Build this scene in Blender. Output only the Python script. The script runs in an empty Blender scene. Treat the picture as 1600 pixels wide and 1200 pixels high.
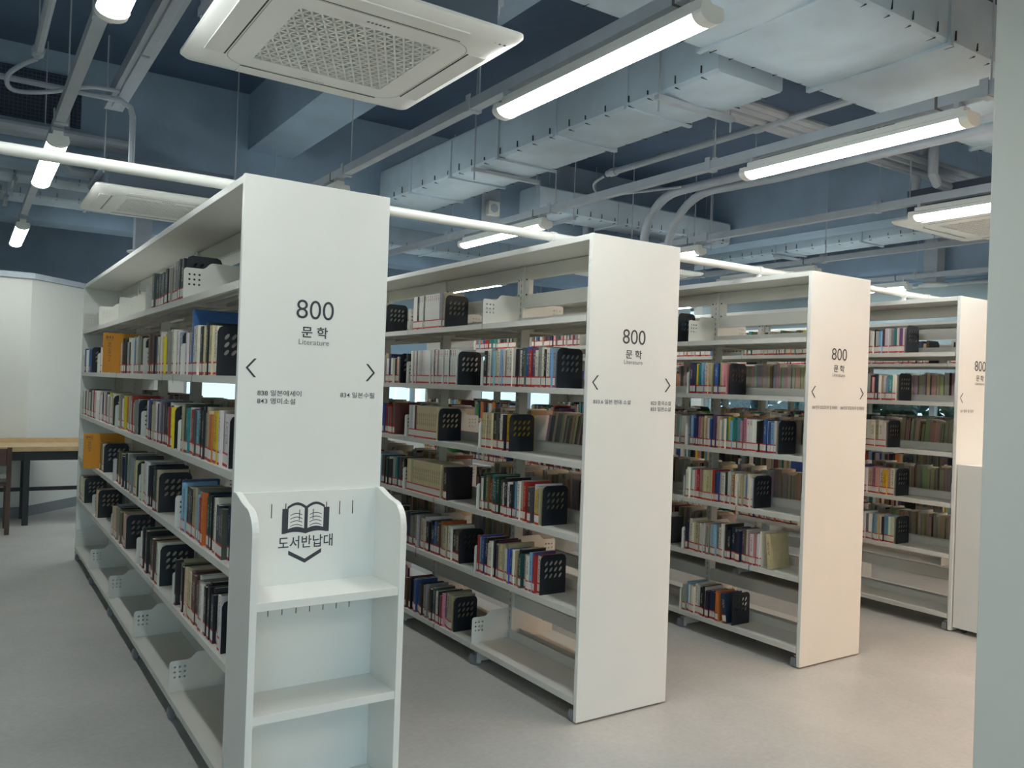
import bpy, bmesh, math, random
from mathutils import Vector, Matrix
R = random.Random(7)
S = bpy.context.scene
COL = S.collection

# ------------------------------------------------------------------ camera, world, exposure
CAM = Vector((-2.2163, -2.7527, 1.4228))
YAW, PITCH, ROLL, FPX = 0.5867, 0.0053, 0.0350, 1289.9
fwd = Vector((math.sin(YAW) * math.cos(PITCH), math.cos(YAW) * math.cos(PITCH), math.sin(PITCH)))
rgt0 = Vector((math.cos(YAW), -math.sin(YAW), 0)); up0 = rgt0.cross(fwd)
rgt = math.cos(ROLL) * rgt0 + math.sin(ROLL) * up0
upv = -math.sin(ROLL) * rgt0 + math.cos(ROLL) * up0
cd = bpy.data.cameras.new('camera'); cam = bpy.data.objects.new('camera', cd); COL.objects.link(cam)
cd.sensor_width = 36; cd.lens = FPX / 1600 * 36; cd.clip_end = 200; cd.clip_start = 0.05
M3 = Matrix((rgt, upv, -fwd)).transposed()
cam.matrix_world = Matrix.Translation(CAM) @ M3.to_4x4()
S.camera = cam

W = bpy.data.worlds.new('world'); S.world = W; W.use_nodes = True
nt = W.node_tree; nt.nodes.clear()
sky = nt.nodes.new('ShaderNodeTexSky'); sky.sky_type = 'HOSEK_WILKIE'; sky.turbidity = 6.0
sky.sun_direction = (0.3, -0.6, 0.74)
bg = nt.nodes.new('ShaderNodeBackground'); bg.inputs['Strength'].default_value = 3.2
wo = nt.nodes.new('ShaderNodeOutputWorld')
nt.links.new(sky.outputs[0], bg.inputs[0]); nt.links.new(bg.outputs[0], wo.inputs[0])
LAMP_STRENGTH = 9.3
VS = S.view_settings
VS.view_transform = 'Standard'; VS.look = 'None'; VS.gamma = 1.0; VS.use_curve_mapping = False
VS.exposure = 1.88

# ------------------------------------------------------------------ helpers
def lin(c):
    return tuple(((v / 255) / 12.92 if v / 255 <= .04045 else (((v / 255) + .055) / 1.055) ** 2.4) for v in c)

MATS = {}
def mat(name, rgb, rough=.5, metal=0, var=0.0, scale=8, bump=0.0, bscale=60, spec=.5, coat=0):
    """principled material, rgb in sRGB 0..255, with noise-driven tone variation and bump"""
    if name in MATS: return MATS[name]
    m = bpy.data.materials.new(name); m.use_nodes = True; t = m.node_tree
    b = t.nodes['Principled BSDF']; c = lin(rgb)
    b.inputs['Base Color'].default_value = (*c, 1); b.inputs['Roughness'].default_value = rough
    b.inputs['Metallic'].default_value = metal; b.inputs['Specular IOR Level'].default_value = spec
    b.inputs['Coat Weight'].default_value = coat
    tc = t.nodes.new('ShaderNodeTexCoord')
    n = t.nodes.new('ShaderNodeTexNoise'); n.inputs['Scale'].default_value = scale; n.inputs['Detail'].default_value = 5
    t.links.new(tc.outputs['Object'], n.inputs['Vector'])
    r = t.nodes.new('ShaderNodeValToRGB')
    k = max(var, .012)
    r.color_ramp.elements[0].position = .3; r.color_ramp.elements[1].position = .7
    r.color_ramp.elements[0].color = (*[max(0, v * (1 - k)) for v in c], 1)
    r.color_ramp.elements[1].color = (*[min(1, v * (1 + k)) for v in c], 1)
    t.links.new(n.outputs['Fac'], r.inputs[0]); t.links.new(r.outputs[0], b.inputs['Base Color'])
    if bump:
        n2 = t.nodes.new('ShaderNodeTexNoise'); n2.inputs['Scale'].default_value = bscale; n2.inputs['Detail'].default_value = 4
        t.links.new(tc.outputs['Object'], n2.inputs['Vector'])
        bp = t.nodes.new('ShaderNodeBump'); bp.inputs['Strength'].default_value = bump; bp.inputs['Distance'].default_value = .01
        t.links.new(n2.outputs['Fac'], bp.inputs['Height']); t.links.new(bp.outputs[0], b.inputs['Normal'])
    MATS[name] = m
    return m

def emat(name, rgb, s):
    m = bpy.data.materials.new(name); m.use_nodes = True; t = m.node_tree; t.nodes.clear()
    e = t.nodes.new('ShaderNodeEmission'); e.inputs[0].default_value = (*rgb, 1); e.inputs[1].default_value = s
    o = t.nodes.new('ShaderNodeOutputMaterial'); t.links.new(e.outputs[0], o.inputs[0])
    return m

class MB:
    def __init__(s): s.v = []; s.f = []; s.m = []
    def add(s, vs, fs, mi=0):
        o = len(s.v); s.v += [tuple(v) for v in vs]
        s.f += [tuple(i + o for i in f) for f in fs]; s.m += [mi] * len(fs); return s
    def box(s, x0, x1, y0, y1, z0, z1, mi=0):
        return s.add([(x0,y0,z0),(x1,y0,z0),(x1,y1,z0),(x0,y1,z0),(x0,y0,z1),(x1,y0,z1),(x1,y1,z1),(x0,y1,z1)],
                     [(0,3,2,1),(4,5,6,7),(0,1,5,4),(1,2,6,5),(2,3,7,6),(3,0,4,7)], mi)
    def tube(s, pts, r, n=10, mi=0, cap=True):
        pts = [Vector(p) for p in pts]; rs = r if isinstance(r, (list, tuple)) else [r] * len(pts)
        rings = []; prev = None
        for i, p in enumerate(pts):
            d = (pts[min(i + 1, len(pts) - 1)] - pts[max(i - 1, 0)]).normalized()
            if prev is None:
                a = Vector((0, 0, 1)) if abs(d.z) < .9 else Vector((1, 0, 0))
                u = d.cross(a).normalized()
            else:
                u = (prev - d * prev.dot(d)).normalized()
            prev = u; w = d.cross(u)
            rings.append([p + rs[i] * (math.cos(2 * math.pi * k / n) * u + math.sin(2 * math.pi * k / n) * w) for k in range(n)])
        vs = [v for q in rings for v in q]; fs = []
        for i in range(len(pts) - 1):
            for k in range(n):
                fs.append((i*n+k, i*n+(k+1)%n, (i+1)*n+(k+1)%n, (i+1)*n+k))
        if cap: fs += [tuple(range(n))[::-1], tuple(range((len(pts)-1)*n, len(pts)*n))]
        return s.add(vs, fs, mi)
    def rings(s, rings, mi=0, cap0=False, cap1=False):
        n = len(rings[0]); vs = [v for q in rings for v in q]; fs = []
        for i in range(len(rings) - 1):
            for k in range(n): fs.append((i*n+k, i*n+(k+1)%n, (i+1)*n+(k+1)%n, (i+1)*n+k))
        if cap0: fs.append(tuple(range(n))[::-1])
        if cap1: fs.append(tuple(range((len(rings)-1)*n, len(rings)*n)))
        return s.add(vs, fs, mi)
    def prism(s, poly, axis, a, b, mi=0):
        """poly: 2-D outline in the two other axes, extruded along axis from a to b"""
        n = len(poly)
        def P(q, t): return (t, q[0], q[1]) if axis == 'x' else (q[0], t, q[1]) if axis == 'y' else (q[0], q[1], t)
        vs = [P(q, a) for q in poly] + [P(q, b) for q in poly]
        fs = [tuple(range(n)), tuple(range(n, 2*n))[::-1]] + [(i, i+n, (i+1)%n+n, (i+1)%n) for i in range(n)]
        return s.add(vs, fs, mi)
    def mesh(s, name, mats):
        me = bpy.data.meshes.new(name); me.from_pydata(s.v, [], s.f)
        for m in (mats if isinstance(mats, (list, tuple)) else [mats]): me.materials.append(m)
        if max(s.m, default=0) > 0: me.polygons.foreach_set('material_index', s.m)
        return me
def fixn(me):
    b = bmesh.new(); b.from_mesh(me); bmesh.ops.recalc_face_normals(b, faces=b.faces); b.to_mesh(me); b.free(); return me
def smooth(me, ang=35):
    me.shade_smooth(); 
    try: me.set_sharp_from_angle(angle=math.radians(ang))
    except Exception: pass
    return me
def link(name, me, parent=None, loc=(0,0,0), rot=(0,0,0), scale=None):
    o = bpy.data.objects.new(name, me); COL.objects.link(o); o.parent = parent
    o.location = loc; o.rotation_euler = rot
    if scale: o.scale = scale
    return o
def obj(name, mb, mats, parent=None, loc=(0,0,0), rot=(0,0,0), sm=False, fix=False, bevel=0):
    me = mb.mesh(name, mats)
    if fix: fixn(me)
    if bevel:
        b = bmesh.new(); b.from_mesh(me)
        bmesh.ops.bevel(b, geom=list(b.edges), offset=bevel, segments=2, affect='EDGES', profile=.5); b.to_mesh(me); b.free()
    if sm: smooth(me)
    return link(name, me, parent, loc, rot)
def tag(o, label, cat, group=None):
    o['label'] = label; o['category'] = cat
    if group: o['group'] = group
    return o
def struct(o): o['kind'] = 'structure'; return o
def empty(name, loc, rz=0):
    o = link(name, None, None, loc, (0, 0, rz)); o.empty_display_size = .1; return o
def copy_tree(o, parent=None):
    c = o.copy(); COL.objects.link(c); c.parent = parent
    for ch in list(o.children): copy_tree(ch, c)
    return c

def plate(name, outer, holes, th, mats):
    """flat plate (local XY outline with real holes) as mesh, thickness along local Z"""
    cu = bpy.data.curves.new(name, 'CURVE'); cu.dimensions = '2D'; cu.fill_mode = 'BOTH'; cu.extrude = th / 2
    for poly in [outer] + holes:
        sp = cu.splines.new('POLY'); sp.points.add(len(poly) - 1); sp.use_cyclic_u = True
        for p, q in zip(sp.points, poly): p.co = (q[0], q[1], 0, 1)
    ob = bpy.data.objects.new(name, cu); COL.objects.link(ob)
    bpy.context.view_layer.update()
    me = bpy.data.meshes.new_from_object(ob.evaluated_get(bpy.context.evaluated_depsgraph_get()))
    bpy.data.objects.remove(ob); me.name = name
    me.materials.clear()
    for m in (mats if isinstance(mats, (list, tuple)) else [mats]): me.materials.append(m)
    return me
def text_mesh(body, x0, x1, z0, z1, m, bold=0.0, face='-y', mirror=False):
    """lettering fitted to the box x0..x1, z0..z1 in an XZ plane, facing -Y"""
    cu = bpy.data.curves.new('lettering', 'FONT'); cu.body = body; cu.size = 1; cu.offset = bold; cu.space_line = .8
    ob = bpy.data.objects.new('lettering', cu); COL.objects.link(ob)
    bpy.context.view_layer.update()
    me = bpy.data.meshes.new_from_object(ob.evaluated_get(bpy.context.evaluated_depsgraph_get()))
    bpy.data.objects.remove(ob)
    xs = [v.co.x for v in me.vertices]; ys = [v.co.y for v in me.vertices]
    a, b, c, d = min(xs), max(xs), min(ys), max(ys)
    for v in me.vertices:
        X = x0 + (v.co.x - a) / (b - a) * (x1 - x0); Z = z0 + (v.co.y - c) / (d - c) * (z1 - z0)
        v.co = (X, 0, Z)
    me.materials.clear(); me.materials.append(m); me.name = 'lettering'
    return me
def ell(cx, cy, rx, ry, n=10, rot=0, rev=True):
    q = []
    for k in range(n):
        t = 2 * math.pi * k / n; x, y = rx * math.cos(t), ry * math.sin(t)
        q.append((cx + x * math.cos(rot) - y * math.sin(rot), cy + x * math.sin(rot) + y * math.cos(rot)))
    return q[::-1] if rev else q
def rrect(x0, x1, y0, y1, r, n=5):
    q = []
    for cx, cy, a in ((x1-r, y1-r, 0), (x0+r, y1-r, 90), (x0+r, y0+r, 180), (x1-r, y0+r, 270)):
        for k in range(n + 1):
            t = math.radians(a + 90 * k / n); q.append((cx + r * math.cos(t), cy + r * math.sin(t)))
    return q

# ------------------------------------------------------------------ materials
WHITE = mat('white_laminate', (228, 229, 224), .38, var=.015, scale=3)
STEEL = mat('white_powder_steel', (214, 213, 205), .42, var=.03, scale=5, bump=.04, bscale=400)
STEELD = mat('grey_steel_slot', (96, 94, 90), .6)
CHROME = mat('grey_foot_cap', (128, 130, 134), .4)
INK = mat('dark_vinyl_print', (52, 56, 64), .5)
INKL = mat('grey_vinyl_print', (120, 122, 126), .5)
BLACK = mat('black_enamel', (26, 30, 38), .45, var=.1, scale=20)
CEIL = mat('blue_grey_paint', (148, 172, 194), .75, var=.10, scale=3, bump=.25, bscale=25)
CEIL_SHADE = mat('blue_grey_paint_shaded', (80, 102, 128), .8, var=.14, scale=2, bump=.4, bscale=14)  # same paint as the beams, darkened to carry the slab's shade
DUCT = mat('painted_duct_insulation_lit', (184, 203, 216), .6, var=.10, scale=4, bump=.5, bscale=7)  # ceiling paint lightened for the light the ducts catch
PAINTM = mat('painted_metal', (172, 182, 192), .5, var=.06, scale=8)
WALLW = mat('white_wall_paint', (212, 214, 208), .7, var=.02, scale=2)
PILLAR = mat('pillar_paint', (206, 210, 204), .7, var=.02, scale=1.5)
PLASTIC = mat('white_plastic', (236, 237, 232), .4, var=.015, scale=4)
PLASTICG = mat('grey_plastic_gap', (48, 50, 50), .6)
WOODL = mat('light_wood', (198, 170, 128), .5, var=.12, scale=14)
WOODD = mat('brown_wood', (84, 60, 46), .5, var=.2, scale=16)
BLKM = mat('black_metal', (28, 30, 34), .45)
CUSH = mat('grey_fabric', (112, 112, 108), .9, var=.1, scale=60)
PAPER = mat('page_paper', (206, 196, 172), .9, var=.10, scale=90)
PAPERG = mat('aged_page_paper', (150, 136, 116), .9, var=.16, scale=90)
LABW = mat('label_white', (226, 222, 214), .55, var=.10, scale=260)
LABR = mat('label_red', (196, 48, 44), .55, var=.06, scale=120)
ORANGE = mat('orange_board', (214, 142, 30), .5, var=.03, scale=10)
TRIMG = mat('grey_trim', (118, 124, 128), .6)
FRAMEW = mat('window_frame_alu', (170, 178, 182), .4, metal=.2)

def floor_mat():
    m = bpy.data.materials.new('concrete_look_vinyl'); m.use_nodes = True; t = m.node_tree; b = t.nodes['Principled BSDF']
    tc = t.nodes.new('ShaderNodeTexCoord')
    n1 = t.nodes.new('ShaderNodeTexNoise'); n1.inputs['Scale'].default_value = 1.3; n1.inputs['Detail'].default_value = 9; n1.inputs['Roughness'].default_value = .62
    n2 = t.nodes.new('ShaderNodeTexNoise'); n2.inputs['Scale'].default_value = 45; n2.inputs['Detail'].default_value = 4
    mx = t.nodes.new('ShaderNodeMix'); mx.data_type = 'FLOAT'; mx.inputs[0].default_value = .3
    r = t.nodes.new('ShaderNodeValToRGB')
    r.color_ramp.elements[0].position = .34; r.color_ramp.elements[0].color = (*lin((170, 170, 166)), 1)
    r.color_ramp.elements[1].position = .66; r.color_ramp.elements[1].color = (*lin((198, 195, 189)), 1)
    for n in (n1, n2): t.links.new(tc.outputs['Object'], n.inputs['Vector'])
    t.links.new(n1.outputs['Fac'], mx.inputs[2]); t.links.new(n2.outputs['Fac'], mx.inputs[3])
    t.links.new(mx.outputs[0], r.inputs[0]); t.links.new(r.outputs[0], b.inputs['Base Color'])
    b.inputs['Roughness'].default_value = .42
    bp = t.nodes.new('ShaderNodeBump'); bp.inputs['Strength'].default_value = .05
    t.links.new(n2.outputs['Fac'], bp.inputs['Height']); t.links.new(bp.outputs[0], b.inputs['Normal'])
    return m
FLOOR = floor_mat()

def glass_mat():
    m = bpy.data.materials.new('window_glass'); m.use_nodes = True; t = m.node_tree; t.nodes.clear()
    a = t.nodes.new('ShaderNodeBsdfTransparent'); a.inputs[0].default_value = (.82, .95, .96, 1)
    g = t.nodes.new('ShaderNodeBsdfGlossy'); g.inputs['Roughness'].default_value = .03
    x = t.nodes.new('ShaderNodeMixShader'); x.inputs[0].default_value = .07
    o = t.nodes.new('ShaderNodeOutputMaterial')
    t.links.new(a.outputs[0], x.inputs[1]); t.links.new(g.outputs[0], x.inputs[2]); t.links.new(x.outputs[0], o.inputs[0])
    return m
GLASS = glass_mat()
def blind_mat():
    m = bpy.data.materials.new('roller_blind_fabric'); m.use_nodes = True; t = m.node_tree; t.nodes.clear()
    a = t.nodes.new('ShaderNodeBsdfDiffuse'); a.inputs[0].default_value = (*lin((196, 208, 210)), 1)
    g = t.nodes.new('ShaderNodeBsdfTranslucent'); g.inputs[0].default_value = (*lin((190, 214, 222)), 1)
    n = t.nodes.new('ShaderNodeTexNoise'); n.inputs['Scale'].default_value = 300
    x = t.nodes.new('ShaderNodeMixShader'); x.inputs[0].default_value = .45
    o = t.nodes.new('ShaderNodeOutputMaterial')
    t.links.new(a.outputs[0], x.inputs[1]); t.links.new(g.outputs[0], x.inputs[2]); t.links.new(x.outputs[0], o.inputs[0])
    return m
BLIND = blind_mat()
LEAF = [mat('leaf_green_a', (58, 98, 58), .6, var=.3, scale=6), mat('leaf_green_b', (36, 74, 50), .6, var=.3, scale=6)]
BARK = mat('bark', (70, 58, 46), .9, var=.3, scale=20)
GROUND = mat('outdoor_ground', (110, 118, 96), .9, var=.2, scale=1)

# ------------------------------------------------------------------ setting
XL, XR, YF, YB, ZC = -6.0, 6.6, -6.5, 8.2, 3.6
struct(obj('floor', MB().box(XL - .2, XR + .2, YF - .2, YB + .2, -.1, 0), FLOOR))
ceiling = struct(obj('ceiling', MB().box(XL - .2, XR + .2, YF - .2, YB + .2, ZC, ZC + .15), CEIL_SHADE))
for x0, x1, y0, y1, z0, z1 in [(-.46, -.11, YF, 3.65, 3.17, ZC), (XL, 4.4, 3.65, 4.0, 2.83, ZC), (4.4, 4.72, YF, 6.3, 3.0, ZC),
                               (XL, XR, 6.3, 6.65, 2.86, ZC), (6.12, XR, YF, 6.3, 2.76, 3.02), (-3.9, -3.55, YF, 3.65, 3.1, ZC)]:
    obj('beam', MB().box(x0, x1, y0, y1, z0, z1), CEIL, ceiling)
struct(obj('wall_left', MB().box(XL - .2, XL, YF, YB, 0, ZC), WALLW))
# left rear partition: straight part, then a splayed part going back towards the window wall
struct(obj('wall_rear_partition', MB().box(XL, -1.68, 6.6, 6.8, 0, 2.33), WALLW))
a = (-1.68, 6.6); b = (-.3, YB)
struct(obj('wall_splayed', MB().prism([a, b, (-.55, YB), (-1.68, 6.89)], 'z', 0, 2.33), WALLW))
struct(obj('trim_1', MB().box(XL, -1.66, 6.57, 6.85, 2.33, 2.385), PAINTM))
struct(obj('trim_2', MB().prism([(-1.66, 6.57), (-.255, YB), (-.6, YB), (-1.66, 6.92)], 'z', 2.33, 2.385), PAINTM))
struct(obj('baseboard_rear', MB().box(XL, -1.68, 6.585, 6.6, 0, .1), TRIMG))
dx, dy = .759, -.651
struct(obj('baseboard_splayed', MB().prism([a, b, (b[0] + .012 * dx, b[1] + .012 * dy), (a[0] + .012 * dx, a[1] + .012 * dy)], 'z', 0, .1), TRIMG))
struct(obj('wall_back_upper', MB().box(XL, XR, YB - .006, YB, 2.7, ZC), CEIL)); struct(obj('wall_back_upper_side', MB().box(XL, -.3, YB - .006, YB, 2.0, 2.7), CEIL))
struct(obj('wall_right_upper', MB().box(XR - .006, XR, YF, YB - .006, 2.7, ZC), CEIL))
struct(obj('wall_pillar', MB().box(.48, 1.05, -1.95, -1.4, 0, ZC), PILLAR, bevel=.006))

def window_wall(name, axis, pos, lo, hi, wins, z0, z1, thick):
    """wall with window openings along an axis; returns nothing, builds piers, sill and header in one wall mesh"""
    mb = MB()
    def bx(a, b, c, d):
        if axis == 'y': mb.box(pos, pos + thick, a, b, c, d)
        else: mb.box(a, b, pos, pos + thick, c, d)
    bx(lo, hi, 0, z0); bx(lo, hi, z1, ZC)
    e = lo
    for w0, w1 in wins: bx(e, w0, z0, z1); e = w1
    bx(e, hi, z0, z1)
    struct(obj(name, mb, WALLW))
winR = [(-3.4, -1.3), (-1.1, 1.0), (1.2, 3.3), (3.5, 5.6), (5.8, 7.9)]
winB = [(.1, 2.1), (2.4, 4.3), (4.5, 6.4)]
window_wall('wall_right', 'y', XR, YF, YB, winR, .85, 2.7, .2)
window_wall('wall_back', 'x', YB, XL, XR + .2, winB, .85, 2.7, .2)
winFill = [(-5.8, -3.1), (-2.95, -.3)]  # unseen front windows, added for cool fill light
window_wall('wall_front', 'x', YF - .2, XL, XR, winFill, .15, 3.1, .2)
wn = 0
def window(axis, pos, w0, w1, z0, z1, blind_z, which=None):
    global wn; wn += 1
    e = struct(empty('window_%d' % wn, (pos, w0, z0) if axis == 'y' else (w0, pos, z0)))
    L, H = w1 - w0, z1 - z0
    f = MB(); g = MB()
    def bx(m, a, b, c, d, t0, t1):
        if axis == 'y': m.box(t0, t1, a, b, c, d)
        else: m.box(a, b, t0, t1, c, d)
    for a, b, c, d in [(0, L, 0, .05), (0, L, H - .05, H), (0, .05, .05, H - .05), (L - .05, L, .05, H - .05), (L/2 - .03, L/2 + .03, .05, H - .05)]:
        bx(f, a, b, c, d, .06, .12)
    obj('window_frame', f, FRAMEW, e)
    for a, b in ((.05, L/2 - .03), (L/2 + .03, L - .05)):
        g = MB(); bx(g, a, b, .05, H - .05, .086, .094); obj('pane', g, GLASS, e)
    if not which: return
    bl = empty('roller_blind', (pos - .05, w0, blind_z) if axis == 'y' else (w0, pos - .05, blind_z))
    m = MB(); bx(m, .02, L - .02, .02, z1 - blind_z - .02, 0, .003); obj('blind_fabric', m, BLIND, bl)
    m = MB(); bx(m, .02, L - .02, 0, .02, -.006, .009); obj('hem_bar', m, FRAMEW, bl)
    m = MB(); m.tube([(0.0, .02, z1 - blind_z), (0.0, L - .02, z1 - blind_z)] if axis == 'y' else [(.02, 0, z1 - blind_z), (L - .02, 0, z1 - blind_z)], .025, 10); obj('roller', m, FRAMEW, bl)
    tag(bl, 'pale roller blind pulled half down over the %s' % which, 'blind', 'roller blinds over the windows')
for i, (a_, b_) in enumerate(winR):
    window('y', XR, a_, b_, .85, 2.7, 1.42, ['window nearest the front of the right wall', 'second window along the right wall', 'middle window of the right wall', 'fourth window along the right wall', 'window at the far end of right wall'][i])
for i, (a_, b_) in enumerate(winB):
    window('x', YB, a_, b_, .85, 2.7, 1.75, ['left window of the back wall', 'middle window of the back wall', 'right window of the back wall'][i])
for a_, b_ in winFill: window('x', YF - .2, a_, b_, .15, 3.1, 0)
# outdoors
struct(obj('ground_outside', MB().box(-30, 40, -30, 40, -.5, -.35), GROUND))
def tree(loc, rad, h, seed, label):
    rr = random.Random(seed); e = empty('tree', loc)
    t = MB(); t.tube([(0, 0, -.35), (.05, .03, h * .35), (0, .1, h * .7)], [.09, .07, .04], 8)
    for k in range(6):
        an = k * 1.05 + rr.random(); t.tube([(0.02, .05, h * (.3 + .06 * k)), (rad * .6 * math.cos(an), rad * .6 * math.sin(an), h * (.45 + .08 * k))], [.035, .012], 6)
    obj('trunk', t, BARK, e)
    lf = MB()
    for k in range(3200):
        while True:
            q = Vector((rr.uniform(-1, 1), rr.uniform(-1, 1), rr.uniform(-1, 1)))
            if .3 < q.length < 1: break
        c = Vector((q.x * rad, q.y * rad, h * .55 + q.z * h * .45)); s = rr.uniform(.07, .15)
        u = Vector((rr.gauss(0, 1), rr.gauss(0, 1), rr.gauss(0, 1))).normalized(); v = u.orthogonal().normalized()
        lf.add([c - u * s, c + v * s * .45, c + u * s, c - v * s * .45], [(0, 1, 2, 3)], rr.randint(0, 1))
    lo = obj('foliage', lf, LEAF, e); lo['kind'] = 'stuff'
    tag(e, label, 'tree', 'trees outside the windows')
for i, (x, y, r_, h) in enumerate([(8.6, .4, .95, 3.0), (8.6, 2.45, .95, 3.4), (8.6, 4.5, .95, 2.8), (8.6, 6.55, .95, 3.6), (8.6, 8.6, .95, 3.0)]):
    tree((x, y, 0), r_, h, 20 + i, 'leafy green tree outside the %s' % ['second window of the right wall', 'middle window of the right wall', 'fourth window of the right wall', 'far end of the right wall', 'back right corner of the building'][i])

# ------------------------------------------------------------------ bookcases
U_W, U_L, U_H, BAY = .522, 4.32, 2.1, .855
UX = [-1.467, 0.0, 1.486, 2.961, 4.437]
LV = [.105, .478, .796, 1.114, 1.432, 1.750]
BND = [.0225 + BAY * k for k in range(6)]
SD = .235                                        # depth of one shelf
# shared meshes
def shelf_mesh():
    m = MB(); y0, y1 = .003, BAY - .003
    m.box(.004, SD, y0, y1, -.004, 0)                       # top plate
    m.box(0, .004, y0, y1, -.027, 0)                        # front lip
    m.box(.004, .016, y0, y1, -.027, -.024)                 # return of the lip
    m.box(SD - .004, SD, y0, y1, 0, .045)                   # raised rear stop
    for a in (.06, .12, .18): m.box(a, a + .014, y0, y1, -.022, -.004)
    return m.mesh('shelf', STEEL)
SHELF = shelf_mesh()
def bracket_mesh():
    out = [(.003, -.03), (SD - .002, -.03), (SD - .002, .158), (.118, .158), (.108, .154), (.09, .136), (.08, .131), (.014, .131), (.006, .127), (.003, .119)]
    holes = [ell(.026 + .02 * i, .062 + .021 * j, .0048, .0048, 8) for i in range(3) for j in range(3)]
    me = plate('side_bracket', out, holes, .0024, STEEL)
    for v in me.vertices: v.co = (v.co.x, v.co.z, v.co.y)
    me.flip_normals(); return me
BRACKET = bracket_mesh()
def upright_mesh():
    m = MB(); c = U_W / 2
    m.box(c - .026, c + .026, -.018, .018, .03, U_H - .03)
    for s_ in (-1, 1):                                       # rows of slots on both faces
        z = .2
        while z < 2.0:
            m.box(c + s_ * .0262 - .0004, c + s_ * .0262 + .0004, -.002, .002, z, z + .016, 1); z += .032
    return m.mesh('upright', [STEEL, STEELD])
UPRIGHT = upright_mesh()
FOOT = smooth(fixn(MB().prism([(.012, 0), (.004, .006), (.001, .02), (.003, .04), (.010, .05), (.028, .05), (.028, 0)], 'y', -.016, .016).mesh('foot_cap', CHROME)))
def foot_arm():
    m = MB(); m.box(.03, SD + .026, -.014, .014, .012, .056); m.tube([(.05, 0, 0), (.05, 0, .014)], .013, 10); return m.mesh('foot_arm', STEEL)
FOOTARM = foot_arm()
RAIL_T = MB().box(U_W/2 - .012, U_W/2 + .012, .018, BAY - .018, -.035, .035).mesh('cross_rail', STEEL)
def gusset():
    m = MB(); m.box(U_W/2 - .014, U_W/2 + .014, 0, .035, -.06, .06)
    for z in (-.04, .04): m.tube([(U_W/2 - .0142, .018, z), (U_W/2 - .018, .018, z)], .005, 8, 1)
    return m.mesh('gusset_plate', [STEEL, STEELD])
GUSSET = gusset()

UNAME = ['nearest bookcase', 'second bookcase', 'third bookcase', 'fourth bookcase', 'farthest bookcase']
ULAB = ['tall white double-sided bookcase nearest the camera, book-return stand at its end', 'tall white double-sided bookcase, second from the left, beside the nearest one',
        'tall white double-sided bookcase, third from left, warm light on its end panel', 'tall white double-sided bookcase half hidden by the foreground pillar', 'white double-sided bookcase seen through the fourth one, by the windows']
def bookcase(u):
    e = empty('bookcase', (UX[u], 0, 0)); tag(e, ULAB[u], 'bookcase', 'white library bookcases')
    pan = MB().box(0, U_W, 0, .0215, .008, U_H)
    p0 = obj('end_panel', pan, WHITE, e, bevel=.002)
    link('end_panel', p0.data, e, (0, U_L - .0215, 0))
    obj('top_board', MB().box(.002, U_W - .002, .0225, U_L - .0225, U_H - .028, U_H - .001), WHITE, e, bevel=.002)
    for k in range(6):
        y = BND[k] + (.019 if k == 0 else -.019 if k == 5 else 0)
        link('upright', UPRIGHT, e, (0, y, 0))
        for sx in (0, 1):
            yy = BND[k] + (.02 if k == 0 else -.02 if k == 5 else 0)
            f = link('foot', FOOTARM, e, (0 if sx == 0 else U_W, yy, 0), (0, 0, 0 if sx == 0 else math.pi))
            link('foot_cap', FOOT, f)
    for k in range(5):
        for z in (U_H - .066, 1.885): link('cross_rail', RAIL_T, e, (0, BND[k], z))
        link('cross_rail', RAIL_T, e, (0, BND[k], .30))
        link('gusset_plate', GUSSET, e, (0, BND[k] + .018, 1.96)); link('gusset_plate', GUSSET, e, (0, BND[k] + BAY - .053, 1.96))
        for lv, z in enumerate(LV):
            for sx in (0, 1):
                s_ = link('shelf', SHELF, e, (0, BND[k], z) if sx == 0 else (U_W, BND[k] + BAY, z), (0, 0, 0 if sx == 0 else math.pi))
                # one perforated side bracket at the near edge of each shelf bay, plus the last one at the far end
                link('side_bracket', BRACKET, s_, (0, .0025 if sx == 0 else BAY - .0025, 0))
                if k == 4: link('side_bracket', BRACKET, s_, (0, BAY - .0025 if sx == 0 else .0025, 0))
    return e, p0
CASES = [bookcase(u) for u in range(5)]

def letter(parent, me, x=0, y=-.0012, z=0, label=None):
    o = link('lettering', me, parent, (x, y, z))
    if label: o['label'] = label
    return o
def chevron(parent, cx, cz, w, h, t, direction):
    """< or > as thin mesh strokes"""
    if direction == '<': pts = [(w, h), (w - t, h), (0, 0), (w - t, -h), (w, -h), (t, 0)]
    else: pts = [(0, h), (t, h), (w, 0), (t, -h), (0, -h), (w - t, 0)]
    me = bpy.data.meshes.new('arrow_mark'); me.from_pydata([(cx + a_, 0, cz + b_) for a_, b_ in pts], [], [(0, 1, 2, 5), (5, 2, 3, 4)]); me.materials.append(INK)
    return link('arrow_mark', me, parent, (0, -.0012, 0))
T800 = text_mesh('800', .189, .322, 1.637, 1.701, INK, bold=-.004)
TMUN = text_mesh('문 학', .209, .303, 1.572, 1.611, INK, bold=.012)
TLIT = text_mesh('Literature', .200, .309, 1.548, 1.566, INKL)
SIDE = [[('838 일본에세이', .066, .216, 1.369, 1.389), ('843 영미소설', .066, .196, 1.342, 1.362), ('834 일본수필', .357, .486, 1.369, 1.389)],
        [('833.6 일본 현대 소설', .034, .246, 1.369, 1.389), ('823 중국소설', .368, .492, 1.369, 1.389), ('833 일본소설', .368, .492, 1.342, 1.362)],
        [('818 한국 르포르타주 및 에세이', .036, .248, 1.369, 1.389), ('818 한국 르포르타주 및 에세이', .280, .492, 1.369, 1.389)],
        [('817 풍자 및 유머', .036, .186, 1.369, 1.389)], []]
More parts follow.
